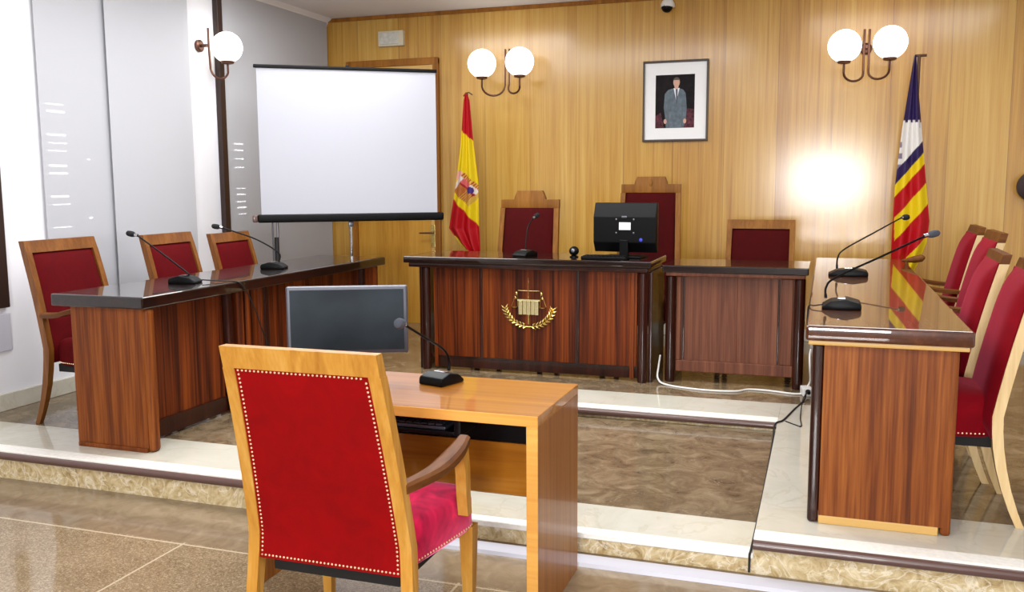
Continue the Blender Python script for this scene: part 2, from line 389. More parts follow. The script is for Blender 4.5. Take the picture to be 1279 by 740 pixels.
panel_blind('panel_blind', 4.345, 5.08, XL + .022, M['blind'], 'grey sheer panel blind on left wall, behind the nearest left chair')
panel_blind('panel_blind', 4.89, 5.715, XL + .046, M['blind'], 'grey sheer panel blind on left wall, behind the second left chair beside white pillar')
panel_blind('panel_blind', 6.14, 7.74, XL + .022, M['blind'], 'grey sheer panel blind between dark rod and back corner, behind the projection screen')
# cove between the left wall and the ceiling
b = MB(); b.prism([(XL, ZC), (XL + .07, ZC), (XL + .055, ZC - .015), (XL + .03, ZC - .03), (XL + .012, ZC - .05), (XL + .008, ZC - .07), (XL, ZC - .07)], 'Y', 5.8, YW); struct(b.build('trim_1', M['white_wall']))
b = MB(); b.box(XL, XR, YW - .012, YW, ZC - .035, ZC, .003); struct(b.build('trim_2', M['framewood']))
b = MB(); b.box(XL, XL + .045, 6.07, 6.135, P, ZC - .0, .006); struct(b.build('trim_3', M['grey_trim']))
b = MB(); b.box(XL, XL + .03, 3.96, 4.035, .745, 1.75, .005); struct(b.build('trim_4', M['grey_trim']))
b = MB(); b.box(XL, XL + .02, YB, YW, P, P + .10, .004); b.box(XL, XL + .02, -3.2, YB, 0, .10, .004); struct(b.build('baseboard_left', M['cream']))
b = MB(); b.box(-3.2, XR, YW - .02, YW, P, P + .10, .004); struct(b.build('baseboard_back', M['cream']))

# the dais: breccia risers, cream border slabs, dark marble fields, brown nosings
T = .024
b = MB()
b.box(XL, XI0, YB + .012, YW, 0, P - T); b.box(XI1, XR, YB + .012, YW, 0, P - T); b.box(XI0, XI1, YI + .012, YW, 0, P - T)
struct(b.build('floor_dais', M['breccia'], smooth=False))
b = MB()
BW, ES = .43, .085
b.box(XL, XI0, YB + ES, YB + BW, P - T, P, .001, 1)
b.box(XI1, XR, YB + ES, YB + BW, P - T, P, .001, 1)
b.box(XI0 - BW, XI0, YB + BW, YI + BW, P - T, P, .002, 1)
b.box(XI1, XI1 + .36, YB + BW, YI + BW, P - T, P, .002, 1)
b.box(XI0, XI1, YI + ES, YI + BW, P - T, P, .001, 1)
struct(b.build('floor_cream_border', M['cream'], smooth=False))
b = MB()
b.box(XL, XI0 - BW, YB + BW, YW, P - T, P); b.box(XI1 + .36, XR, YB + BW, YW, P - T, P)
b.box(XI0 - BW, XI1 + .36, YI + BW, YW, P - T, P)
struct(b.build('floor_dark_marble', M['emperador'], smooth=False))
# lower step filling the middle of the U
Z1 = .085
b = MB(); b.box(XI0, XI1, YB + .012, YI + .012, 0, Z1 - T); struct(b.build('floor_step', M['breccia'], smooth=False))
b = MB(); b.box(XI0, XI1, YB + .06, YB + .32, Z1 - T, Z1, .001, 1); struct(b.build('floor_step_border', M['cream'], smooth=False))
b = MB(); b.box(XI0, XI1, YB, YB + .06, Z1 - T, Z1, .003, 1); b.box(XL, XI0, YB, YB + ES, P - T, P, .002, 1); b.box(XI1, XR, YB, YB + ES, P - T, P, .002, 1); b.box(XI0, XI1, YI, YI + ES, P - T, P, .002, 1); struct(b.build('floor_edge_strip', M['edge_strip'], smooth=False))
b = MB(); b.box(XI0, XI1, YB + .32, YI + .012, Z1 - T, Z1); struct(b.build('floor_step_marble', M['emperador'], smooth=False))
def nosing(name, x0, x1, y):
    b = MB(); n = 8
    prof = [(y + .012, P - .008), (y - .004, P - .008)] + [(y - .004 - .016 * math.sin(PI * k / n), P - .026 + .018 * math.cos(PI * k / n)) for k in range(n + 1)][1:] + [(y + .012, P - .044)]
    b.prism(prof, 'X', x0, x1); struct(b.build(name, M['nosing']))
nosing('trim_5', XL, XI0, YB); nosing('trim_6', XI1, XR, YB); nosing('trim_7', XI0, XI1, YI)
b = MB(); b.prism([(3.215, 0), (3.315, 0), (3.305, .012), (3.225, .012)], 'X', -2.0, 1.6); tag(b.build('cable_duct', M['duct']), 'flat light grey cable duct lying on the floor along the low step', 'cable duct')

# door in the back wall, behind the projection screen
D = MB(); x0, x1, zt = -4.21, -3.36, 2.56
D.box(x0 + .02, x1 - .07, YW - .012, YW - .001, P, zt - .09)
dr = struct(D.build('door_1', M['doorwood'], smooth=False))
f = MB(); f.box(x0 - .06, x0 + .02, YW - .035, YW, P, zt, .004); f.box(x1 - .035, x1 + .02, YW - .035, YW, P, zt, .004); f.box(x0 - .06, x1 + .02, YW - .036, YW, zt - .05, zt + .012, .004)
struct(f.build('door_frame', M['framewood'], dr))
f = MB(); f.box(x1 - .07, x1 - .036, YW - .03, YW, P, zt - .05, .003); f.box(x0 + .02, x1 - .04, YW - .022, YW, zt - .09, zt - .05, .003)
struct(f.build('door_stop', M['honey_strip'], dr))
f = MB(); f.box(x1 - .075, x1 - .034, YW - .034, YW - .028, .86, 1.07, .002); struct(f.build('lock_plate', M['brass'], dr))
f = MB(); f.tube([(x1 - .055, YW - .03, .995), (x1 - .055, YW - .07, .995), (x1 - .075, YW - .08, .995), (x1 - .17, YW - .08, .992)], [.008, .008, .009, .007]); struct(f.build('door_handle', M['bronze'], dr))

# ------------------------------------------------------------------ chairs
def make_chair(label, wt=.48, wb=.54, h=1.0, arms=True, crest=None, wd='honey', back='red', seat='red', nails=True, ft=-.31, sy=-.22, ty=-.36, loc=(0, 0, 0), rotz=0, group=None, name='armchair', seat_top=.47, rh=.064, wrap=False, rail=None):
    t = thing(name, label, 'chair', loc, rotz, group)
    W = M[wd]; pw = .037
    def wid(z): # outer half width
        return (wb + (wt - wb) * max(0, min(1, (z - .3) / (h - .3)))) / 2
    def yc(z):   # centre line of the back posts
        if z < .42: u = z / .42; return ft + (sy - ft) * (1 - (1 - u) ** 2)
        u = (z - .42) / (h - .42); return sy + (ty - sy) * (u * .75 + .25 * u * u)
    zs = [0, .06, .14, .22, .3, .36, .42, .5, .6, .7, .8, .9, h - rh]
    for sx in (-1, 1):
        rings = []
        for z in zs + [h]:
            w1 = wid(z); w0 = w1 - (pw if z > .25 else pw * (.72 + .28 * z / .25)); d = .019 if z > .25 else .014 + .005 * z / .25
            y = yc(z)
            q = [(sx * w0, y - d, z), (sx * w1, y - d, z), (sx * w1, y + d, z), (sx * w0, y + d, z)]
            if sx < 0: q = q[::-1]
            rings.append(q)
        m = MB(); m.loft(rings[:-1] if True else rings)
        m.build('rear_leg', W, t)
    # top rail
    m = MB(); zt = h; w1 = wid(h - .02) - .0; zr = h - rh
    if crest is None:
        n = 12; rings = []
        for k in range(n + 1):
            u = -1 + 2 * k / n; x = u * w1
            bow = .012 * (1 - u * u)
            rings.append([(x, yc(zr) - .019, zr), (x, yc(zr) + .019, zr), (x * .995, yc(h) + .017 - .0 * bow, zt), (x * .995, yc(h) - .017, zt)])
        m.loft(rings)
    else:
        ch, c1, c0 = crest
        poly = [(-w1, zr), (w1, zr), (w1, zt), (c0, zt), (c0 - .004, zt + .02), (c1, zt + ch), (-c1, zt + ch), (-c0 + .004, zt + .02), (-c0, zt), (-w1, zt)]
        m.prism(poly, 'Y', yc(h) - .02, yc(h) + .02, .003)
    tr = m.build('top_rail', M[rail] if rail else W, t)
    if crest and ch > .055 and h > 1.2:
        m = MB(); m.sphere((0, yc(h) + .02, zt + .01), .016, (1, .35, 1.7)); m.sphere((0, yc(h) + .02, zt + .035), .011, (1.3, .35, .8)); m.build('carved_badge', M['judge_wood'], tr)
    # upholstered back, padded in front, nearly flat behind
    m = MB(); nu, nv = 14, 16; zb = .335; zt2 = zr + .004
    fr, bk = [], []
    for j in range(nv + 1):
        v = j / nv; z = zb + (zt2 - zb) * v
        rowf, rowb = [], []
        for i in range(nu + 1):
            u = -1 + 2 * i / nu; x = u * (wid(z) - pw + .003)
            pad = .028 * (1 - u ** 6) * (1 - (2 * v - 1) ** 8)
            xf = u * (wid(z) - .004) if wrap else x
            rowf.append(Vector((xf, yc(z) + (.024 + 1.3 * pad if wrap else .004 + pad), z))); rowb.append(Vector((x, yc(z) - .015 - .006 * (1 - u ** 4) * (1 - (2 * v - 1) ** 6), z)))
        fr.append(rowf); bk.append(rowb)
    bm = m.bm
    F = [[bm.verts.new(p) for p in r] for r in fr]; B = [[bm.verts.new(p) for p in r] for r in bk]
    for j in range(nv):
        for i in range(nu):
            bm.faces.new((F[j][i + 1], F[j][i], F[j + 1][i], F[j + 1][i + 1])); bm.faces.new((B[j][i], B[j][i + 1], B[j + 1][i + 1], B[j + 1][i]))
    for j in range(nv):
        for i, fl in ((0, 0), (nu, 1)):
            if wrap and j < nv: pass
            q = (F[j][i], B[j][i], B[j + 1][i], F[j + 1][i]); bm.faces.new(q if not fl else q[::-1])
    for i in range(nu):
        for j, fl in ((0, 1), (nv, 0)):
            q = (F[j][i], F[j][i + 1], B[j][i + 1], B[j][i]); bm.faces.new(q if fl == 0 else q[::-1])
    bmesh.ops.recalc_face_normals(bm, faces=list(bm.faces))
    m.build('backrest', M[back], t, ang=60)
    if nails:
        m = MB(); pts = []
        def edge(fn, n):
            for k in range(n): pts.append(fn(k / n))
        ins = .010
        for sx in (-1, 1): edge(lambda v, sx=sx: (sx * (wid(zb + (zt2 - zb) * v) - pw - ins), zb + ins + (zt2 - zb - 2 * ins) * v), 46)
        edge(lambda v: ((-1 + 2 * v) * (wid(zb) - pw - ins), zb + ins), 36); edge(lambda v: ((-1 + 2 * v) * (wid(zt2) - pw - ins), zt2 - ins), 30)
        for x, z in pts:
            q = bmesh.new(); bmesh.ops.create_icosphere(q, subdivisions=1, radius=.0037)
            for vv in q.verts: vv.co = Vector((x + vv.co.x, yc(z) - .0165 + vv.co.y * .6, z + vv.co.z))
            m._merge(q)
        m.build('nail_trim', M['brass_nail'], t)
    # seat cushion: tapered towards the back, domed, on a dark frame
    sf, sb = .24, -.215; zt3, z0 = seat_top, .325
    hwf, hwb = wb / 2 + (.022 if arms else .012), wb / 2 - .05
    rings = []; N2 = 28
    for zz, ins, dome in ((z0, .008, 0), (z0 + .012, 0, 0), (zt3 - .045, 0, 0), (zt3 - .022, .006, 0), (zt3 - .008, .02, 0), (zt3 + .002, .06, 0), (zt3 + .010, .13, 0)):
        r = []
        for k in range(N2):
            a = 2 * PI * k / N2; cx = abs(math.cos(a)) ** .28 * (1 if math.cos(a) > 0 else -1); cy = abs(math.sin(a)) ** .28 * (1 if math.sin(a) > 0 else -1)
            y = (sf + sb) / 2 + cy * ((sf - sb) / 2 - ins); u = (y - sb) / (sf - sb); x = cx * (hwb + (hwf - hwb) * u - ins)
            r.append((x, y, zz))
        rings.append(r)
    m = MB(); m.loft(rings); st = m.build('seat', M[seat], t, ang=70)
    if nails:
        m = MB(); r = rings[1]
        for k in range(N2):
            a, c = Vector(r[k]), Vector(r[(k + 1) % N2]); L_ = (c - a).length; q = max(1, int(L_ / .014))
            for j in range(q):
                p = a.lerp(c, j / q)
                if p.y < sb + .02: continue
                e = bmesh.new(); bmesh.ops.create_icosphere(e, subdivisions=1, radius=.004)
                for vv in e.verts: vv.co = vv.co + p + Vector((0, 0, .004))
                m._merge(e)
        m.build('nail_row', M['brass_nail'], st)
    m = MB(); m.box(-hwb + .012, hwb - .012, sb + .015, sf - .03, .285, z0 + .004, .004); m.build('seat_frame', M['black_soft'], t)
    for sx in (-1, 1):
        rings = []
        for z, s_ in ((0, .014), (.1, .017), (.25, .022), (.335, .024)):
            x, y = sx * (hwf - .032), sf - .035 + .0 * z
            rings.append([(x - s_, y - s_, z), (x + s_, y - s_, z), (x + s_, y + s_, z), (x - s_, y + s_, z)])
        m = MB(); m.loft(rings); m.build('front_leg', W, t)
    if arms:
        for sx in (-1, 1):
            path = bez([(sx * (wid(.62) - .015), yc(.62) + .012, .600), (sx * (wb / 2 + .012), -.11, .612), (sx * (wb / 2 + .03), .0, .638), (sx * (wb / 2 + .025), .09, .655)], 6)
            rings = []
            for i, p in enumerate(path):
                u = i / (len(path) - 1); hw = .020 + .009 * math.sin(PI * min(1, u * 1.05)) ** 1; th = .014
                rings.append([(p.x - hw, p.y, p.z - th), (p.x + hw, p.y, p.z - th), (p.x + hw * 1.03, p.y, p.z + th * .5), (p.x + hw * .6, p.y, p.z + th), (p.x - hw * .6, p.y, p.z + th), (p.x - hw * 1.03, p.y, p.z + th * .5)])
            m = MB(); m.loft(rings); ar = m.build('armrest', M['arm'] if wd != 'judge_wood' else W, t)
            rings = []
            for z, y, s_ in ((.405, .112, .016), (.47, .102, .018), (.56, .078, .020), (.645, .062, .022)):
                x = sx * (wb / 2 + .016 + .008 * (z > .5))
                rings.append([(x - .017, y - s_, z), (x + .017, y - s_, z), (x + .017, y + s_, z), (x - .017, y + s_, z)])
            m = MB(); m.loft(rings); m.build('arm_post', W, ar)
    return t

G = 'red upholstered chairs along the benches'
make_chair('honey wood armchair with red velvet back and brass nails, in front of the small table', loc=(-1.335, 2.475, 0), seat='red_seat_sheen', wt=.485, wb=.545)
La = make_chair('brown wood armchair with deep red back, nearest behind the left bench', wt=.51, wb=.545, wd='honey_shaded', back='red_dark', seat='red_dark', loc=(-3.75, 4.07, P), rotz=-PI / 2, group=G)
dup(La, (-3.66, 4.86, P), -PI / 2 + .02, 'brown wood armchair with deep red back, second behind the left bench beside white pillar', G, (.92, .99, .99))
dup(La, (-3.64, 5.475, P), -PI / 2 + .03, 'brown wood armchair with deep red back, third behind the left bench beside screen pole', G, (.90, .965, .965))
Ra = make_chair('armless red side chair nearest on the right, seat with brass nails and rear legs coloured as flash-lit', wt=.42, wb=.43, h=.99, arms=False, wd='flash_lit_post', rail='arm', rh=.04, wrap=True, back='crimson', seat='crimson', loc=(.43, 3.955, P), rotz=PI / 2, ft=-.30, sy=-.205, ty=-.335, group=G, name='side_chair', seat_top=.50)
dup(Ra, (.395, 4.49, P), PI / 2 - .02, 'armless red side chair second on the right, just behind the nearest one', G)
Rb = make_chair('red armchair with dark armrests, third along the right bench', wt=.48, wb=.50, h=1.02, wd='flash_lit_post', rail='arm', rh=.05, wrap=True, back='crimson', seat='crimson', loc=(.54, 5.66, P), rotz=PI / 2, group=G)
dup(Rb, (.585, 6.66, P), PI / 2, 'red armchair with dark armrests, farthest along the right bench toward the flag', G, (.95, 1, .985))
make_chair('high backed brown chair with stepped crest behind main bench, left of the computer monitor', wt=.46, wb=.50, h=1.175, crest=(.067, .10, .125), wd='judge_wood', back='wine', seat='wine', nails=False, loc=(-2.134, 6.34, P), rotz=PI, group=G, name='judge_chair', ty=-.34)
make_chair('tallest brown chair with stepped crest and carved badge, behind the computer monitor', wt=.45, wb=.50, h=1.286, crest=(.057, .105, .125), wd='judge_wood', back='wine', seat='wine', nails=False, loc=(-1.258, 6.60, P), rotz=PI, group=G, name='judge_chair', ty=-.34)
make_chair('brown chair with low plain top and dark red back behind the narrow bench', wt=.482, wb=.49, h=1.022, wd='judge_wood', back='wine', seat='wine', nails=False, loc=(-.447, 6.61, P), rotz=PI, group=G, name='armchair')

# ------------------------------------------------------------------ benches
def round_post(mb, x, y, r, z0, z1):
    mb.lathe([(r * .9, z0), (r, z0 + .008), (r, z1 - .008), (r * .9, z1)], (x, y, 0), 14)

# left bench: long, seen from its near end and its inner side
t = thing('long_bench', 'long dark topped mahogany bench on the left, its end panel at the dais edge', 'bench', (-3.33, 4.75, P))
ox, oy = -3.33, 4.75
def L_(x): return x - ox
def K_(y): return y - oy
h = .77
m = MB(); m.box(L_(-3.60), L_(-3.045), K_(3.495), K_(6.03), h - .06, h, .008, 3); m.build('top', M['top_dark_long'], t)
m = MB(); m.box(L_(-3.515), L_(-3.085), K_(3.53), K_(3.565), .02, h - .06, .003); a = m.build('end_panel', M['bench_side'], t)
m = MB(); m.box(L_(-3.51), L_(-3.09), K_(3.522), K_(3.566), 0, .022, .003); m.build('base_strip', M['bench_side'], a)
m = MB(); m.box(L_(-3.095), L_(-3.055), K_(3.532), K_(3.59), 0, h - .06, .018, 4); m.build('corner_post', M['bench_side'], t)
def side_panel(y0, y1, x=-3.20):
    q = MB(); q.box(L_(x - .03), L_(x), K_(y0), K_(y1), .10, h - .06, .002); p = q.build('front_panel', M['bench'], t)
    q = MB(); q.box(L_(x - .028), L_(x + .012), K_(y0), K_(y1), .015, .105, .003); q.build('plinth', M['bench_dark'], p)
side_panel(3.60, 4.30); side_panel(4.70, 5.90)
for y in (3.62, 4.33, 4.40, 4.50, 4.60, 4.69, 5.92):
    m = MB(); m.box(L_(-3.225), L_(-3.165 if y not in (4.40, 4.6) else -3.14), K_(y - .025), K_(y + .025), .015, h - .06, .012, 3); m.build('pilaster', M['bench'] if y in (4.40, 4.5, 4.60) else M['bench_dark'], t)
m = MB(); m.box(L_(-3.235), L_(-3.12), K_(4.34), K_(4.68), 0, .03, .004); m.build('foot_block', M['bench_side'], t)
m = MB(); m.box(L_(-3.515), L_(-3.085), K_(5.95), K_(5.985), 0, h - .06, .003); m.build('end_panel', M['bench'], t)

# main bench with the gilded emblem
t = thing('judges_bench', 'widest dark mahogany bench at the back with gilded emblem on its front', 'bench', (-1.90, 6.05, P))
ox, oy = -1.90, 6.05; h = .80
m = MB(); m.box(L_(-2.765), L_(-1.035), K_(5.745), K_(6.33), h - .045, h, .008, 3); top = m.build('top', M['top_dark'], t)
m = MB(); m.box(L_(-2.735), L_(-1.06), K_(5.765), K_(6.31), h - .075, h - .044, .008, 3); m.build('top_moulding', M['bench_dark'], t)
m = MB(); m.box(L_(-2.56), L_(-1.14), K_(5.835), K_(5.86), .10, h - .074, .002); fp = m.build('front_panel', M['bench'], t)
for x in (-2.223, -1.541):
    m = MB(); m.box(L_(x - .012), L_(x + .012), K_(5.829), K_(5.84), .10, h - .075, .003); m.build('panel_batten', M['bench_dark'], fp)
m = MB(); m.box(L_(-2.58), L_(-1.12), K_(5.845), K_(5.885), .02, .105, .003); m.build('plinth', M['bench_dark'], t)
m = MB(); m.box(L_(-2.60), L_(-1.12), K_(5.84), K_(5.858), .085, .11, .003); m.build('plinth_rail', M['bench_dark'], t)
for x in (-2.63, -1.10):
    m = MB(); round_post(m, L_(x), K_(5.83), .033, 0, h - .075); m.build('corner_post', M['bench_dark'], t)
    s = 1 if x > -2 else -1
    xe = x + s * .045
    m = MB(); m.box(L_(xe - .012), L_(xe + .012), K_(5.84), K_(6.315), .0, h - .075, .003); m.build('end_panel', M['bench_dark'], t)
    m = MB(); m.box(L_(x - s * .07 - .014), L_(x - s * .07 + .014), K_(5.828), K_(5.86), .02, h - .075, .004); m.build('inner_post', M['bench'], t)
# emblem: sword with scales, fluted tablet, laurel branches
ex, ez, ey = L_(-1.876), .45, K_(5.834)
m = MB()
for k in range(5): m.box(ex - .072 + .0288 * k, ex - .072 + .0288 * (k + 1) - .002, ey - .010 - (.006 if k % 2 == 0 else 0), ey, ez - .035, ez + .062, .003)
m.box(ex - .080, ex + .080, ey - .016, ey, ez + .058, ez + .070, .003); em = m.build('emblem', M['pale_brass'], fp)
m = MB(); m.tube([(ex - .002, ey - .008, ez + .06), (ex - .002, ey - .008, ez + .215)], [.0035, .002]); m.box(ex - .002 - .004, ex + .002, ey - .008, ey, ez - .1, ez - .035); m.build('sword', M['brass'], em)
m = MB(); m.tube([(ex - .075, ey - .007, ez + .128), (ex + .075, ey - .007, ez + .128)], .0025); m.build('scale_beam', M['brass'], em)
for s in (-1, 1):
    m = MB()
    for q in (-1, 1): m.tube([(ex + s * .085, ey - .006, ez + .125), (ex + s * (.10 + q * .022), ey - .006, ez + .02)], .0016, 6)
    m.sphere((ex + s * .088, ey - .006, ez + .108), .009, (1, .5, 1.2)); m.sphere((ex + s * .095, ey - .006, ez + .078), .007, (1, .5, 1.2))
    m.lathe([(.001, -.012), (.02, -.006), (.026, .002), (.001, .002)], (ex + s * .10, ey - .008, ez + .018), 12); m.build('scale_pan', M['brass'], em)
    m = MB()
    for k in range(9):
        a = -PI / 2 + s * (.12 + k * .155); rr = .172; p = Vector((ex + rr * math.cos(a), ey - .006, ez + .03 + rr * .86 * math.sin(a)))
        for q in (-1, 1):
            d = a + s * PI / 2 + q * .7; L0 = .019
            m.sphere(p + Vector((math.cos(d), 0, math.sin(d))) * L0, .0001, (1, 1, 1), 6, 4)
            pts = [p, p + Vector((math.cos(d) * L0, -.003, math.sin(d) * L0)), p + Vector((math.cos(d), 0, math.sin(d))) * L0 * 2]
            m.tube(pts, [.002, .0085, .001], 6)
    m.tube([(ex + .172 * math.cos(-PI / 2 + s * u), ey - .004, ez + .03 + .148 * math.sin(-PI / 2 + s * u)) for u in [i * .1 for i in range(15)]], .0022, 6)
    m.build('laurel_branch', M['brass'], em)

# narrow bench between the main and the right one
t = thing('narrow_bench', 'narrow framed mahogany bench right of the emblem bench, with white cable at its foot', 'bench', (-.53, 6.2, P))
ox, oy = -.53, 6.2; h = .77
m = MB(); m.box(L_(-.985), L_(-.085), K_(5.865), K_(6.42), h - .045, h, .007, 3); m.build('top', M['top_dark'], t)
m = MB(); m.box(L_(-.965), L_(-.105), K_(5.88), K_(6.40), h - .07, h - .044, .006, 3); m.build('top_moulding', M['bench_glare'], t)
for x in (-.935, -.135):
    m = MB(); round_post(m, L_(x), K_(5.925), .033, 0, h - .07); m.build('corner_post', M['bench_dark'], t)
    m = MB(); m.box(L_(x - .014), L_(x + .014), K_(5.94), K_(6.38), 0, h - .07, .003); m.build('end_panel', M['bench_dark'], t)
m = MB(); m.box(L_(-.905), L_(-.165), K_(5.945), K_(5.965), .075, h - .07, .002); fp = m.build('front_panel', M['bench_glare'], t)
m = MB(); m.box(L_(-.90), L_(-.165), K_(5.925), K_(5.947), .07, .145, .005); m.build('bottom_rail', M['bench_glare'], fp)
m = MB(); m.box(L_(-.245), L_(-.175), K_(5.925), K_(5.947), .145, h - .075, .005); m.build('side_rail', M['bench_glare'], fp)
m = MB(); m.box(L_(-.90), L_(-.87), K_(5.925), K_(5.947), .145, h - .075, .005); m.build('side_rail', M['bench_glare'], fp)
for x in (-.26, -.855):
    m = MB(); m.box(L_(x - .006), L_(x + .006), K_(5.938), K_(5.95), .14, h - .08, .002); m.build('beading', M['bench_dark'], fp)
m = MB(); m.box(L_(-.52), L_(-.514), K_(5.941), K_(5.95), .15, h - .08, .002); m.build('centre_bead', M['bench_glare'], fp)

# right bench: polished top running back to the flag
t = thing('long_bench', 'long polished brown bench on the right, its end panel facing the front', 'bench', (.23, 5.1, P))
ox, oy = .23, 5.1
m = MB(); m.box(L_(-.055), L_(.513), K_(3.52), K_(6.75), h - .058, h, .010, 3); m.build('top', M['top_long'], t)
m = MB(); m.box(L_(-.045), L_(.50), K_(3.535), K_(6.73), h - .075, h - .057, .004); m.build('pale_strip', M['honey_strip'], t)
m = MB(); m.box(L_(.012), L_(.445), K_(3.566), K_(3.60), .03, h - .074, .002); e = m.build('end_panel', M['bench_side'], t)
m = MB(); m.box(L_(.012), L_(.43), K_(3.562), K_(3.6), 0.0, .032, .003); m.build('base_strip', M['honey_strip'], e)
for x, w in ((-.009, .020), (.455, .018)):
    m = MB(); m.box(L_(x - w), L_(x + w), K_(3.566), K_(3.62), 0, h - .074, .012, 4); m.build('corner_post', M['bench_side'] if x > 0 else M['bench_dark'], t)
m = MB(); m.box(L_(.0), L_(.03), K_(3.62), K_(6.66), .03, h - .074, .003); m.build('front_panel', M['bench'], t)
m = MB(); m.box(L_(.0), L_(.46), K_(6.66), K_(6.69), .0, h - .074, .003); m.build('end_panel', M['bench_side'], t)

# ------------------------------------------------------------------ small table with computer
t = thing('small_table', 'orange veneered table with slab sides standing in front of the low step', 'table', (-1.385, 2.94, 0))
ox, oy = -1.385, 2.94; x0, x1, y0, y1, zt = -1.93, -.838, 2.69, 3.19, .71
m = MB(); m.box(L_(x0), L_(x1), K_(y0 + .004), K_(y1), zt - .035, zt, .0015, 1); tp = m.build('table_top', M['table'], t)
m = MB(); m.box(L_(x0), L_(x1), K_(y0), K_(y0 + .005), zt - .035, zt - .0005, .001, 1); m.build('front_edge', M['table_edge'], tp)
for a, c in ((x0, x0 + .038), (x1 - .038, x1)):
    m = MB(); m.box(L_(a), L_(c), K_(y0 + .004), K_(y1), 0, zt - .035, .0015, 1); s = m.build('side_panel', M['table_side'], t)
    m = MB(); m.box(L_(a), L_(c), K_(y0), K_(y0 + .005), 0, zt - .035, .001, 1); m.build('front_edge', M['table_edge'], s)
m = MB(); m.box(L_(x0 + .038), L_(x1 - .038), K_(2.99), K_(3.01), .335, .525, .001, 1); m.build('modesty_panel', M['table'], t)
m = MB(); m.box(L_(x0 + .038), L_(x1 - .038), K_(3.0), K_(3.03), .525, zt - .036, .001, 1); m.build('shade_panel', M['black'], t)  # black board put in for the dark shade under the table top
m = MB(); m.box(L_(-1.72), L_(-1.145), K_(2.74), K_(2.97), .608, .622, .003); kt = m.build('keyboard_tray', M['black'], t)
for x in (-1.735, -1.125):
    m = MB(); m.box(L_(x - .012), L_(x + .012), K_(2.72), K_(2.98), .612, zt - .036, .003); m.build('tray_slide', M['black'], kt)
m = MB(); m.box(-.22, .22, -.07, .07, 0, .012, .004)
for r in range(5):
    for k in range(15): m.box(-.205 + k * .0275, -.205 + k * .0275 + .023, -.06 + r * .024, -.06 + r * .024 + .02, .012, .018, .002, 1)
tag(m.build('keyboard', M['keys'], loc=(-1.40, 2.82, .622)), 'dark grey keyboard on the tray under the small table', 'keyboard')
# monitor facing the chair
yaw = .42
t = thing('monitor', 'dark switched-off monitor with silver bezel on the small table, facing the chair', 'monitor', (-1.668, 2.985, .71), yaw)
m = MB(); m.box(-.222, .222, -.012, .022, .105, .358, .006); cs = m.build('casing', M['bezel'], t)
m = MB(); m.box(-.208, .208, -.0135, -.011, .120, .346); m.build('screen', M['glossy_screen'], t)
m = MB(); m.box(-.03, .03, .015, .035, .01, .2, .004); m.build('neck', M['black'], t)
m = MB(); m.lathe([(.11, 0), (.115, .006), (.10, .012), (.03, .018)], (0, .03, 0), 24); m.build('foot', M['black'], t)

# ------------------------------------------------------------------ gooseneck microphones
def mic(label, base, neck, head, base_rot=0, head_mat='foam_black', sc=1, wedge=.15, hl=.05, hr=.016, slab='black'):
    """base point, neck points and head end in world coordinates"""
    t = thing('gooseneck_microphone', label, 'microphone', base, 0, 'gooseneck microphones')
    B = Vector(base); Rm = Matrix.Rotation(base_rot, 4, 'Z')
    w, d = .055 * sc, wedge / 2
    m = MB()
    prof = [(-d, 0), (d, 0), (d, .012), (d * .55, .034), (-d * .25, .044), (-d * .92, .030), (-d, .02)]
    m.prism(prof, 'X', -w, w, .005); bmesh.ops.transform(m.bm, matrix=Rm, verts=list(m.bm.verts)); ba = m.build('base', M[slab], t)
    m = MB(); m.box(-w * .45, w * .45, -d * .2, d * .2, .042, .0455, .001); bmesh.ops.transform(m.bm, matrix=Rm, verts=list(m.bm.verts)); m.build('talk_button', M['chrome'], ba)
    pts = bez([Vector(p) - B for p in neck], 10)
    m = MB(); m.tube(pts, [.0062 if i < 4 else .0045 for i in range(len(pts))], 8); m.build('gooseneck', M['black'], t)
    e = pts[-1]; dr_ = (Vector(head) - B - e).normalized()
    m = MB(); m.tube([e - dr_ * .004, e + dr_ * .016], .0085, 12); m.build('collar', M['chrome'], t)
    m = MB(); q = [e + dr_ * (.014 + hl * u) for u in (0, .05, .25, .6, .85, .97, 1)]
    m.tube(q, [hr * k for k in (.55, .8, 1, 1, .85, .5, .1)], 14); m.build('windscreen', M[head_mat], t)
    return t
zb = .915
mic('black gooseneck microphone on the left bench, nearer the front', (-3.27, 4.09, zb), [(-3.25, 4.10, zb + .04), (-3.265, 4.095, zb + .06), (-3.39, 4.07, zb + .155), (-3.535, 4.045, zb + .258)], (-3.60, 4.035, zb + .272), -PI / 2 + .3)
mic('black gooseneck microphone on the left bench, farther one by the screen pole', (-3.29, 4.97, zb), [(-3.26, 4.98, zb + .04), (-3.27, 4.99, zb + .10), (-3.40, 4.93, zb + .19), (-3.57, 4.835, zb + .262)], (-3.62, 4.81, zb + .273), -PI / 2 + .3)
mic('black gooseneck microphone with grey head on the small orange table', (-1.325, 3.06, .71), [(-1.312, 3.10, .75), (-1.312, 3.10, .79), (-1.318, 3.065, .835), (-1.337, 2.94, .90), (-1.357, 2.82, .962)], (-1.365, 2.74, .983), -.3, 'foam', 1, .13, .035, .019)
mic('thin gooseneck microphone on the emblem bench in front of the stepped chair', (-1.945, 5.96, .945), [(-1.95, 5.99, .98), (-1.955, 6.02, 1.05), (-1.96, 6.08, 1.14), (-1.945, 6.15, 1.20)], (-1.925, 6.19, 1.22), PI - .3)
mic('gooseneck microphone on the right bench, farther back by the narrow bench', (.13, 5.48, zb), [(.07, 5.46, zb + .04), (.072, 5.47, zb + .10), (.11, 5.56, zb + .145), (.285, 5.96, zb + .222), (.46, 6.36, zb + .297)], (.52, 6.42, zb + .300), PI / 2, 'foam_black', 1.25, .21, .05, .019)
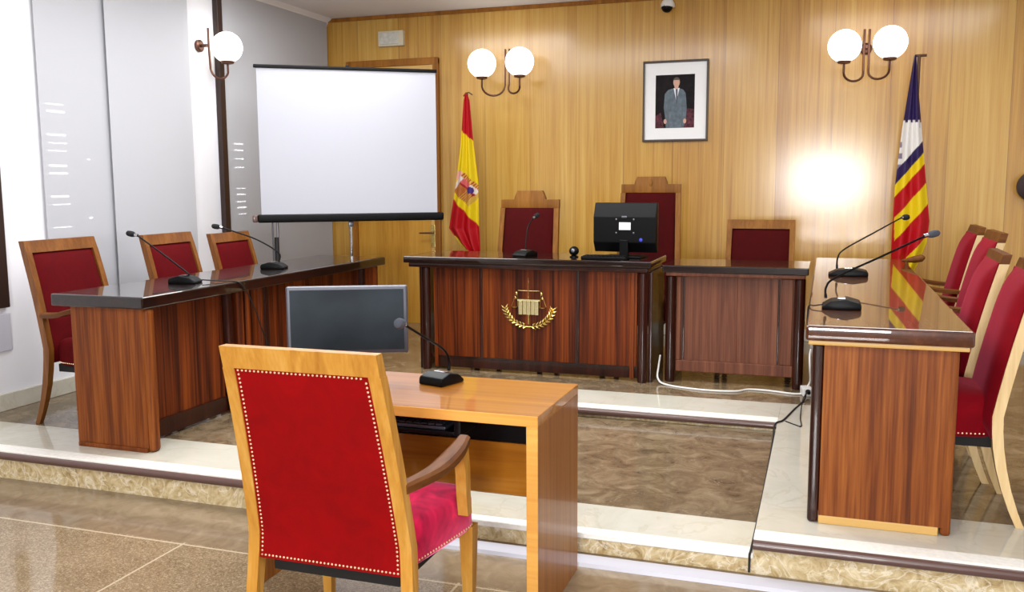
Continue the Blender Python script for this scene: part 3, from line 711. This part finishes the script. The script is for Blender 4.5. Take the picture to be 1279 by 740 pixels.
mic('gooseneck microphone with grey head on the right bench, nearest the front', (.075, 4.05, zb), [(.012, 4.05, zb + .04), (.012, 4.06, zb + .085), (.05, 4.09, zb + .125), (.225, 4.16, zb + .21), (.40, 4.23, zb + .297)], (.46, 4.25, zb + .312), PI / 2, 'foam', 1.25, .155, .05, .015)

# ------------------------------------------------------------------ things on the main bench
zb = .945
t = thing('monitor', 'black computer monitor seen from behind with white label, on the emblem bench', 'monitor', (-1.265, 6.07, zb), -.08)
m = MB(); m.prism([(-.02, .035), (.012, .035), (.05, .10), (.05, .27), (.012, .365), (-.02, .365)], 'X', -.215, .215, .004)
bmesh.ops.transform(m.bm, matrix=Matrix.Rotation(PI, 4, 'Z'), verts=list(m.bm.verts)); cs = m.build('casing', M['black'], t)
m = MB(); m.box(-.035, .045, -.0525, -.0495, .185, .235, .0008, 1); m.build('paper_label', M['paper'], cs)
m = MB()
for x in (-.055, .065):
    for z in (.165, .255): m.sphere((x, -.05, z), .006, (1, .5, 1), 8, 6)
m.build('mount_screw', M['steel'], cs)
m = MB(); m.box(-.018, .018, -.0525, -.0495, .266, .278, .002); m.build('badge', M['steel'], cs)
m = MB(); m.sphere((.115, -.05, .12), .012, (1, .25, 1), 12, 8); m.build('blue_lamp', M['blue_led'], cs)
m = MB(); m.box(-.03, .03, -.06, -.02, .012, .12, .005); m.build('neck', M['black'], t)
m = MB(); m.box(-.13, .13, -.11, .08, 0, .014, .005); m.build('foot', M['black'], t)
m = MB(); m.box(-.15, .15, -.06, .06, 0, .022, .005)
for r in range(4):
    for k in range(11): m.box(-.138 + k * .0255, -.138 + k * .0255 + .021, -.05 + r * .025, -.05 + r * .025 + .02, .022, .027, .002, 1)
tag(m.build('keyboard', M['black'], loc=(-1.36, 5.86, zb)), 'black keyboard lying in front of the monitor on the emblem bench', 'keyboard')
t = thing('webcam', 'small round black desk camera left of the monitor on the emblem bench', 'webcam', (-1.60, 5.97, zb))
m = MB(); m.sphere((0, 0, .042), .034, (1, .9, .95)); m.build('ball_housing', M['black'], t)
m = MB(); m.lathe([(.03, 0), (.03, .006), (.014, .014)], n=16); m.build('foot', M['black'], t)
m = MB(); m.sphere((0, -.026, .046), .014, (1, .5, 1)); m.build('lens', M['steel'], t)
# brown knob on a stem at the far corner of the right bench
t = thing('wooden_knob', 'dark brown wooden knob on a short stem at the far corner of right bench', 'knob', (.497, 6.28, .915))
m = MB(); m.tube([(0, 0, 0), (-.004, 0, .03)], [.012, .009], 10); m.build('stem', M['arm'], t)
m = MB(); m.tube([(-.03, 0, .028), (0, 0, .03), (.04, 0, .036), (.085, .01, .046), (.105, .012, .05)], [.006, .014, .022, .024, .008], 14); m.build('grip', M['arm'], t)

# ------------------------------------------------------------------ projection screen
A, B_ = Vector((-3.93, 5.78, 0)), Vector((-2.845, 6.55, 0)); d = (B_ - A); Wd = d.length; yaw = math.atan2(d.y, d.x); mid = (A + B_) / 2
t = thing('projection_screen', 'white pull-up projection screen on a chrome stand behind the left bench', 'projection screen', (mid.x, mid.y, P), yaw)
w = Wd / 2; zb_, zt_ = 1.222 - P, 2.285 - P
m = MB(); n = 20
m.box(-w + .01, w - .005, -.0015, .0015, zb_, zt_); m.build('screen_cloth', M['screen_cloth'], t, smooth=False)
m = MB(); m.box(-w - .01, w + .005, -.012, .012, zt_ - .005, zt_ + .02, .004); m.build('top_bar', M['black'], t)
m = MB(); m.box(-w - .02, w + .04, -.035, .035, zb_ - .058, zb_ + .002, .014, 3); hb = m.build('roller_housing', M['black'], t)
m = MB(); m.box(-w - .055, -w - .018, -.034, .034, zb_ - .055, zb_ - .002, .01, 3); m.build('end_cap', M['nosing'], hb)
m = MB(); m.tube([(0.0, .05, .35), (0.0, .05, zt_ + .03)], .013, 12); m.build('chrome_pole', M['chrome'], t)
m = MB(); m.box(-.02, .02, .03, .07, zb_ - .10, zb_ - .06, .006); m.build('clamp', M['steel'], t)
m = MB(); m.box(-.012, .012, .02, .06, zt_ - .02, zt_ + .035, .004); m.build('hook', M['black'], t)
for k in range(3):
    a = PI / 2 + k * 2 * PI / 3 + .5
    m = MB(); m.tube([(0, .05, .42), (.20 * math.cos(a), .05 + .20 * math.sin(a), .012)], .010, 8); lg = m.build('leg', M['steel'], t)
    m = MB(); m.sphere((.20 * math.cos(a), .05 + .20 * math.sin(a), .014), .014); m.build('rubber_foot', M['rubber'], lg)
m = MB(); m.tube([(-w + .12, .0, 0), (-w + .12, .0, zb_ - .05)], .010, 10); m.tube([(-w + .085, .0, .6), (-w + .085, .0, zb_ - .05)], .007, 8); m.build('side_post', M['steel'], t)
m = MB(); m.tube([(-w + .112, .0, .55), (-w + .112, 0, .91)], .017, 10); m.build('grip_sleeve', M['rubber'], t)

# ------------------------------------------------------------------ wall lamps
def globe(mb, c, r): mb.sphere(c, r, u=28, v=18)
def sconce(label, x, z, arms, loc, rotz, rr=.122, dy=-.27):
    """wall at local y = 0, lamp reaches to local -y"""
    t = thing('wall_lamp', label, 'wall lamp', loc, rotz, 'globe wall lamps')
    m = MB(); m.tube([(0, 0, 0), (0, -.02, 0), (0, -.028, 0)], [.045, .045, .03], 20); m.build('wall_plate', M['bronze'], t)
    m = MB(); m.tube([(0, -.02, 0), (0, dy * .5, 0)], .012, 10); m.build('wall_stem', M['bronze'], t)
    for s, hx, gz in arms:
        x0_ = s * .018; R_ = (hx - .018) / 2; cx = s * (.018 + R_); zl = gz - rr - .075
        pts = [(x0_, dy * .5, .13), (x0_, dy * .5, 0), (x0_, dy * .55, zl + .02)] + [(cx - s * R_ * math.cos(PI * k / 10), dy * (.6 + .04 * k), zl - R_ * .85 * math.sin(PI * k / 10)) for k in range(11)] + [(s * hx, dy, gz - rr - .005)]
        m = MB(); m.tube(pts, .0085, 10); ar = m.build('arm', M['bronze'], t)
        m = MB(); m.lathe([(.02, -.012), (.045, -.006), (.05, .012), (.03, .014)], (s * hx, dy, gz - rr), 20); m.build('gallery', M['bronze'], ar)
        m = MB(); globe(m, (s * hx, dy, gz), rr); m.build('globe', M['globe'], ar)
    return t
sconce('twin globe wall lamp left of the portrait, above the red and yellow flag', 0, 0, [(-1, .185, 0), (1, .155, 0)], (-2.645, YW, 2.462), 0)
sconce('twin globe wall lamp on the right, above the striped flag', 0, 0, [(-1, .16, -.005), (1, .16, .005)], (.25, YW, 2.462), 0)
sconce('single globe wall lamp on the white pillar of left wall', 0, 0, [(1, .13, .0)], (XL, 5.885, 2.475), PI / 2, .115, -.16)

# ------------------------------------------------------------------ small things on the walls
t = thing('emergency_lamp', 'small grey emergency lamp box on wood wall above the door', 'emergency lamp', (-3.80, YW + .002, 2.757))
m = MB(); m.box(-.125, .125, -.05, 0, -.068, .068, .006); m.build('casing', M['lamp_case'], t)
m = MB(); m.box(-.105, .085, -.058, -.048, -.052, .052, .006); m.build('diffuser', M['lamp_plastic'], t)
t = thing('dome_camera', 'white security camera with dark dome at the ceiling above the portrait', 'camera', (-1.265, YW - .16, ZC))
m = MB(); m.lathe([(.045, 0), (.045, -.015), (.018, -.02), (.016, -.07), (.04, -.075), (.055, -.10), (.058, -.125), (.05, -.13)], n=24); m.build('housing', M['white_plastic'], t)
m = MB(); m.sphere((-.004, -.012, -.128), .046, (1, 1, .95)); m.build('dome', M['black'], t)
# framed portrait of a standing person in a grey suit
x0, x1, z0, z1 = -1.485, -.944, 1.783, 2.445
t = thing('framed_portrait', 'framed portrait of a standing person in grey suit on the wood wall', 'picture', ((x0 + x1) / 2, YW, (z0 + z1) / 2))
hw, hh = (x1 - x0) / 2, (z1 - z0) / 2
m = MB()
for a in ((-hw, hw, hh - .018, hh), (-hw, hw, -hh, -hh + .018), (-hw, -hw + .016, -hh + .018, hh - .018), (hw - .016, hw, -hh + .018, hh - .018)): m.box(a[0], a[1], -.028, 0, a[2], a[3], .003)
m.build('frame', M['frame_dark'], t)
m = MB(); m.box(-hw + .016, hw - .016, -.012, -.002, -hh + .018, hh - .018); m.build('mat_board', M['paper'], t, smooth=False)
m = MB(); px0, px1, pz0, pz1 = -.165, .158, -.22, .215
y_ = -.0125; m.box(px0, px1, y_, -.011, pz0, pz1, mi=0)
S = lambda poly, k, mi: m.prism(poly, 'Y', y_ - .0003 * k, y_ - .0003 * (k - 1) + .0001, mi=mi)
S([(px1, pz0), (px1, pz0 + .15), (.10, -.06), (.07, -.10), (.06, pz0)], 1, 7)
S([(px0, pz0), (px0, pz0 + .10), (-.12, -.09), (-.09, pz0)], 1, 7)
S([(-.075, pz0), (-.085, -.12), (-.095, -.05), (-.088, .06), (-.06, .092), (-.012, .105), (.03, .105), (.065, .09), (.085, .06), (.095, -.06), (.088, -.16), (.07, pz0)], 2, 1)
S([(-.06, pz0), (-.068, -.10), (-.06, .02), (-.052, -.10), (-.045, pz0)], 3, 2); S([(.05, pz0), (.055, -.10), (.055, .02), (.063, -.10), (.06, pz0)], 3, 2)
S([(-.016, .105), (.008, .0), (.034, .105)], 3, 5); S([(.002, .098), (.008, -.02), (.015, -.02), (.018, .098)], 4, 6)
S([(-.006, .10), (.022, .10), (.026, .125), (-.010, .125)], 4, 3)
S([(.008 + .027 * math.cos(a * PI / 10), .152 + .038 * math.sin(a * PI / 10)) for a in range(20)], 5, 3)
S([(.008 + .029 * math.cos(a * PI / 10), .160 + .034 * math.sin(a * PI / 10)) for a in range(1, 10)], 6, 4)
for hx, hz in ((-.082, -.165), (.080, -.165)): S([(hx + .013 * math.cos(a * PI / 6), hz + .02 * math.sin(a * PI / 6)) for a in range(12)], 5, 3)
m.build('portrait_print', [M[k] for k in ('p_dark', 'p_suit', 'p_suit2', 'p_skin', 'p_hair', 'p_white', 'p_tie', 'p_rose')], t, smooth=False)
# things cut by the picture's edges
t = thing('hanging_cap', 'dark brown rounded thing hanging on wood wall, cut off at the right edge', 'hat', (1.45, YW, 1.42))
m = MB(); m.sphere((0, -.09, -.02), .12, (1, .7, .95), 20, 14); m.build('crown', M['cap'], t)
m = MB(); m.tube([(0, 0, .20), (0, -.03, .20), (0, -.10, .05)], .006, 8); m.sphere((-.0, -.03, .205), .015); m.build('hook', M['white_plastic'], t)
m = MB(); m.box(-.012, 0, -.045, .045, -.11, .11, .004); tag(m.build('wall_plate', M['duct'], loc=(XL + .012, 4.0, .60)), 'light grey wall plate low on the left wall below dark strip', 'wall plate')

# ------------------------------------------------------------------ flags
def flag(name, label, loc, rows, dye, top, folds, amp, nu=70, nv=220, finial=True, ph=0):
    """cloth hanging in folds from a leaning staff; rows = (height, left, right) of its silhouette"""
    t = thing(name, label, 'flag', loc)
    lx, ly, lz = loc
    rows = sorted(rows); zmin, zmax = rows[0][0], rows[-1][0]
    def lr(z):
        for (za, a, b2), (zc, c, e) in zip(rows, rows[1:]):
            if za <= z <= zc:
                u = (z - za) / (zc - za); return a + (c - a) * u, b2 + (e - b2) * u
        return rows[-1][1:]
    m = MB(); bm = m.bm; V = []
    for j in range(nv + 1):
        z = zmin + (zmax - zmin) * j / nv; l, r = lr(z); V.append([])
        for i in range(nu + 1):
            u = i / nu; drop = (zmax - z) / (zmax - zmin)
            dep = amp * (.25 + .75 * drop) * math.sin(2 * PI * folds * u + ph + .6 * drop) - .5 * amp * math.sin(PI * u)
            V[-1].append(bm.verts.new((l + (r - l) * u - lx, dep, z - lz)))
    for j in range(nv):
        for i in range(nu): bm.faces.new((V[j][i], V[j][i + 1], V[j + 1][i + 1], V[j + 1][i]))
    o = m.build('flag_cloth', M['flag'], t, ang=180)
    me = o.data; at = me.color_attributes.new('dye', 'FLOAT_COLOR', 'CORNER')
    cache = [lin(dye(v.co.x + lx, v.co.z + lz)) for v in me.vertices]
    for lp in me.loops: at.data[lp.index].color = cache[lp.vertex_index]
    so = o.modifiers.new('thickness', 'SOLIDIFY'); so.thickness = .003; so.offset = 0
    m = MB(); m.tube([(.02, .03, .02), (top[0] - lx, .02, top[1] - lz)], .012, 12); m.build('staff', M['pole'], t)
    m = MB(); m.lathe([(.14, 0), (.14, .015), (.10, .03), (.03, .045), (.02, .12)], (.02, .03, 0), 20); m.build('staff_base', M['pole'], t)
    if finial:
        m = MB(); m.tube([(top[0] - lx - .03, .02, top[1] - lz - .02), (top[0] - lx - .01, .02, top[1] - lz + .005), (top[0] - lx + .02, .02, top[1] - lz + .01), (top[0] - lx + .05, .02, top[1] - lz - .01)], .006, 8); m.build('finial', M['pole'], t)
    else:
        m = MB(); m.tube([(top[0] - lx - .03, .02, top[1] - lz), (top[0] - lx + .05, .02, top[1] - lz)], .010, 10); m.build('finial', M['pole'], t)
    return t

RED, YEL, PUR, WHT = (166, 2, 16), (212, 182, 6), (36, 20, 68), (210, 206, 200)
def dye_es(x, z):
    k = 2.188 - z; px = 582 + 138 * (x + 2.899 + .011 * k); py = 118 + 149 * k
    if py < 163 + .92 * (px - 577): return RED
    low = 245 + 1.06 * (px - 562)
    if py > low:
        if py > 300 + .95 * (px - 572) and px < 594 and py > 296: return YEL
        return RED
    # coat of arms, tilted with the drape
    c, s_ = math.cos(.75), math.sin(.75); u = (px - 582) * c + (py - 235) * s_; v = -(px - 582) * s_ + (py - 235) * c
    if -15 < u < 19 and -13 < v < 14:
        if v < -8: return (150, 40, 40) if int(u * .7) % 2 else (206, 160, 60)
        if u < -10: return (204, 190, 180)
        if u > 14: return (190, 150, 60)
        if (u - 6) ** 2 + (v + 2) ** 2 < 20: return (60, 40, 110)
        if abs(v + .5) < 1.2: return (150, 20, 30)
        if u < 2 and v < 0: return (196, 90, 90)
        if u >= 2 and v < 0: return (214, 200, 190)
        if u < 2: return (196, 130, 40) if int(v * 1.1) % 2 else (130, 26, 34)
        return (126, 40, 40) if int(u * .9) % 2 else (206, 156, 60)
    if (px - 574) ** 2 + (py - 219) ** 2 < 40: return (216, 150, 140)
    return YEL
flag('national_flag', 'red and yellow flag with coat of arms on staff behind the emblem bench', (-2.90, 7.3, P),
     [(2.195, -2.903, -2.893), (2.142, -2.922, -2.871), (1.775, -2.955, -2.839), (1.45, -3.004, -2.80), (1.06, -3.077, -2.796), (.93, -2.98, -2.79), (.83, -2.865, -2.785), (.60, -2.85, -2.78)], dye_es, (-2.90, 2.195), 2.3, .028, ph=.4)
def dye_ib(x, z):
    k = 2.341 - z; px = 1143 + 184 * (x - .571 - .045 * k); py = 70 + 172 * k
    d_ = py + 1.12 * (px - 1125)          # position down across the slanted stripes
    if py < 149 + (3 if int(px / 3) % 2 else 0) and d_ < 300:
        return PUR
    if d_ < 205:
        if px < 1131 and 172 < py and int(py / 7) % 2 and px < 1127: return (120, 110, 130)
        return WHT if not (px > 1146 and py < 158 and int(px) % 4 == 0) else (150, 140, 150)
    if d_ < 221: return PUR
    if px < 1117 and py > 250: return RED
    for lim, c_ in ((236, YEL), (262, RED), (291, YEL), (329, RED)):
        if d_ < lim: return c_
    return YEL
flag('regional_flag', 'purple, red and yellow striped flag with white castle, behind the right bench', (.575, 7.35, P),
     [(2.345, .566, .578), (2.17, .546, .596), (1.83, .508, .637), (1.40, .476, .69), (1.15, .473, .722), (1.0, .471, .712), (.86, .472, .67), (.75, .48, .62), (.55, .49, .60)], dye_ib, (.60, 2.345), 2.0, .03, finial=False, ph=1.2)

# ------------------------------------------------------------------ cables
def cable(name, label, pts, r, mat, n=8):
    m = MB(); m.tube(bez(pts, n), r, 8); return tag(m.build(name, M[mat]), label, 'cable')
g = P + .006
cable('power_cable', 'white power cable running along the floor in front of the narrow bench', [(-1.0, 5.93, P + .17), (-1.005, 5.90, P + .10), (-1.0, 5.85, P + .03), (-.93, 5.78, g), (-.70, 5.70, g), (-.50, 5.72, g), (-.42, 5.80, g), (-.30, 5.80, g), (-.16, 5.76, g), (-.105, 5.77, g)], .006, 'white_plastic')
t = thing('power_strip', 'white plug block on the floor at the right foot of narrow bench', 'power strip', (-.075, 5.78, P), .2)
m = MB(); m.box(-.03, .03, -.05, .05, 0, .05, .006); m.build('housing', M['white_plastic'], t)
m = MB(); m.tube([(0, -.05, .03), (0, -.085, .03)], [.016, .010], 10); m.build('plug', M['black'], t)
cable('power_cable', 'white cable loop hanging between the narrow bench and the right bench', [(-.068, 5.80, P + .05), (-.055, 5.78, P + .09), (-.058, 5.72, P + .17), (-.062, 5.74, P + .25), (-.058, 5.80, P + .28)], .006, 'white_plastic')
cable('floor_cable', 'thin black cable from plug block down across the step by the right bench', [(-.075, 5.68, P + .03), (-.085, 5.6, P + .005), (-.13, 5.38, P + .004), (-.18, 5.10, P + .005), (-.218, 5.0, P + .002), (-.220, 4.8, Z1 + .02), (-.218, 4.2, Z1 + .006), (-.218, 3.6, Z1 + .005), (-.219, 3.36, Z1 + .006), (-.222, 3.332, Z1 - .005), (-.222, 3.33, .05), (-.222, 3.325, .016)], .0045, 'rubber', 10)
cable('floor_cable', 'thin black cable looping on cream marble beside the right bench', [(-.078, 5.66, P + .028), (-.09, 5.5, P + .03), (-.095, 5.2, P + .004), (-.085, 5.0, P + .004), (-.12, 5.02, P + .004), (-.17, 5.08, P + .004)], .003, 'rubber')
cable('microphone_cable', 'black cable drooping down the inner side of the left bench', [(-3.20, 4.14, .93), (-3.10, 4.18, .922), (-3.042, 4.24, .912), (-3.036, 4.30, .86), (-3.05, 4.40, .74), (-3.09, 4.52, .60), (-3.10, 4.62, .45)], .0035, 'rubber')
cable('microphone_cable', 'thin black cable trailing left from nearest microphone on the right bench', [(.0, 4.03, .93), (-.035, 4.02, .925), (-.05, 4.05, .922), (-.058, 4.06, .90), (-.06, 4.07, .80)], .003, 'rubber')

# ------------------------------------------------------------------ light
def area(name, loc, rot, size, size_y, power, col=(1, 1, 1)):
    l = bpy.data.lights.new(name, 'AREA'); l.shape = 'RECTANGLE'; l.size = size; l.size_y = size_y; l.energy = power; l.color = col
    o = bpy.data.objects.new(name, l); C.objects.link(o); o.location = loc; o.rotation_euler = rot; return o
area('ceiling_area_light', (-2.3, 4.3, 2.94), (0, 0, 0), 2.8, 1.6, 100, (.98, .99, 1))
area('ceiling_area_light', (-1.0, .6, 2.94), (0, 0, 0), 3.0, 1.6, 80, (.98, .99, 1))
area('ceiling_area_light', (.6, 5.6, 2.94), (0, 0, 0), 1.6, 1.6, 40, (.98, .99, 1))
area('flash_stand_in', (0.0, -3.1, 1.48), (math.radians(90), 0, 0), 1.35, .85, 205)  # unseen light behind the camera, standing in for its flash
area('ceiling_area_light', (-3.2, 5.9, 2.94), (0, 0, 0), 1.2, .8, 32, (.98, .99, 1))  # added fill to brighten the dim back-left wall, not a lamp of the room
w = bpy.data.worlds.new('World'); bpy.context.scene.world = w; w.use_nodes = True
bg = w.node_tree.nodes['Background']; bg.inputs[0].default_value = (1, 1, 1, 1); bg.inputs[1].default_value = .8

# ------------------------------------------------------------------ camera
F = 1142.7
yaw, pitch, roll = [math.radians(v) for v in (18.9, 7.02, -.30)]
f = Vector((-math.sin(yaw), math.cos(yaw), 0)); r = Vector((math.cos(yaw), math.sin(yaw), 0)); u = Vector((0, 0, 1))
f2 = f * math.cos(pitch) - u * math.sin(pitch); u2 = u * math.cos(pitch) + f * math.sin(pitch)
r3 = r * math.cos(roll) + u2 * math.sin(roll); u3 = u2 * math.cos(roll) - r * math.sin(roll)
cam = bpy.data.cameras.new('camera'); co = bpy.data.objects.new('camera', cam); C.objects.link(co)
cam.sensor_width = 36; cam.sensor_fit = 'HORIZONTAL'; cam.lens = F / 1279 * 36; cam.clip_start = .05
co.matrix_world = Matrix(((r3.x, u3.x, -f2.x, 0), (r3.y, u3.y, -f2.y, 0), (r3.z, u3.z, -f2.z, H), (0, 0, 0, 1)))
sc = bpy.context.scene; sc.camera = co
sc.view_settings.view_transform = 'Standard'; sc.view_settings.look = 'None'; sc.view_settings.gamma = 1
sc.view_settings.exposure = 0.25; sc.view_settings.use_curve_mapping = False
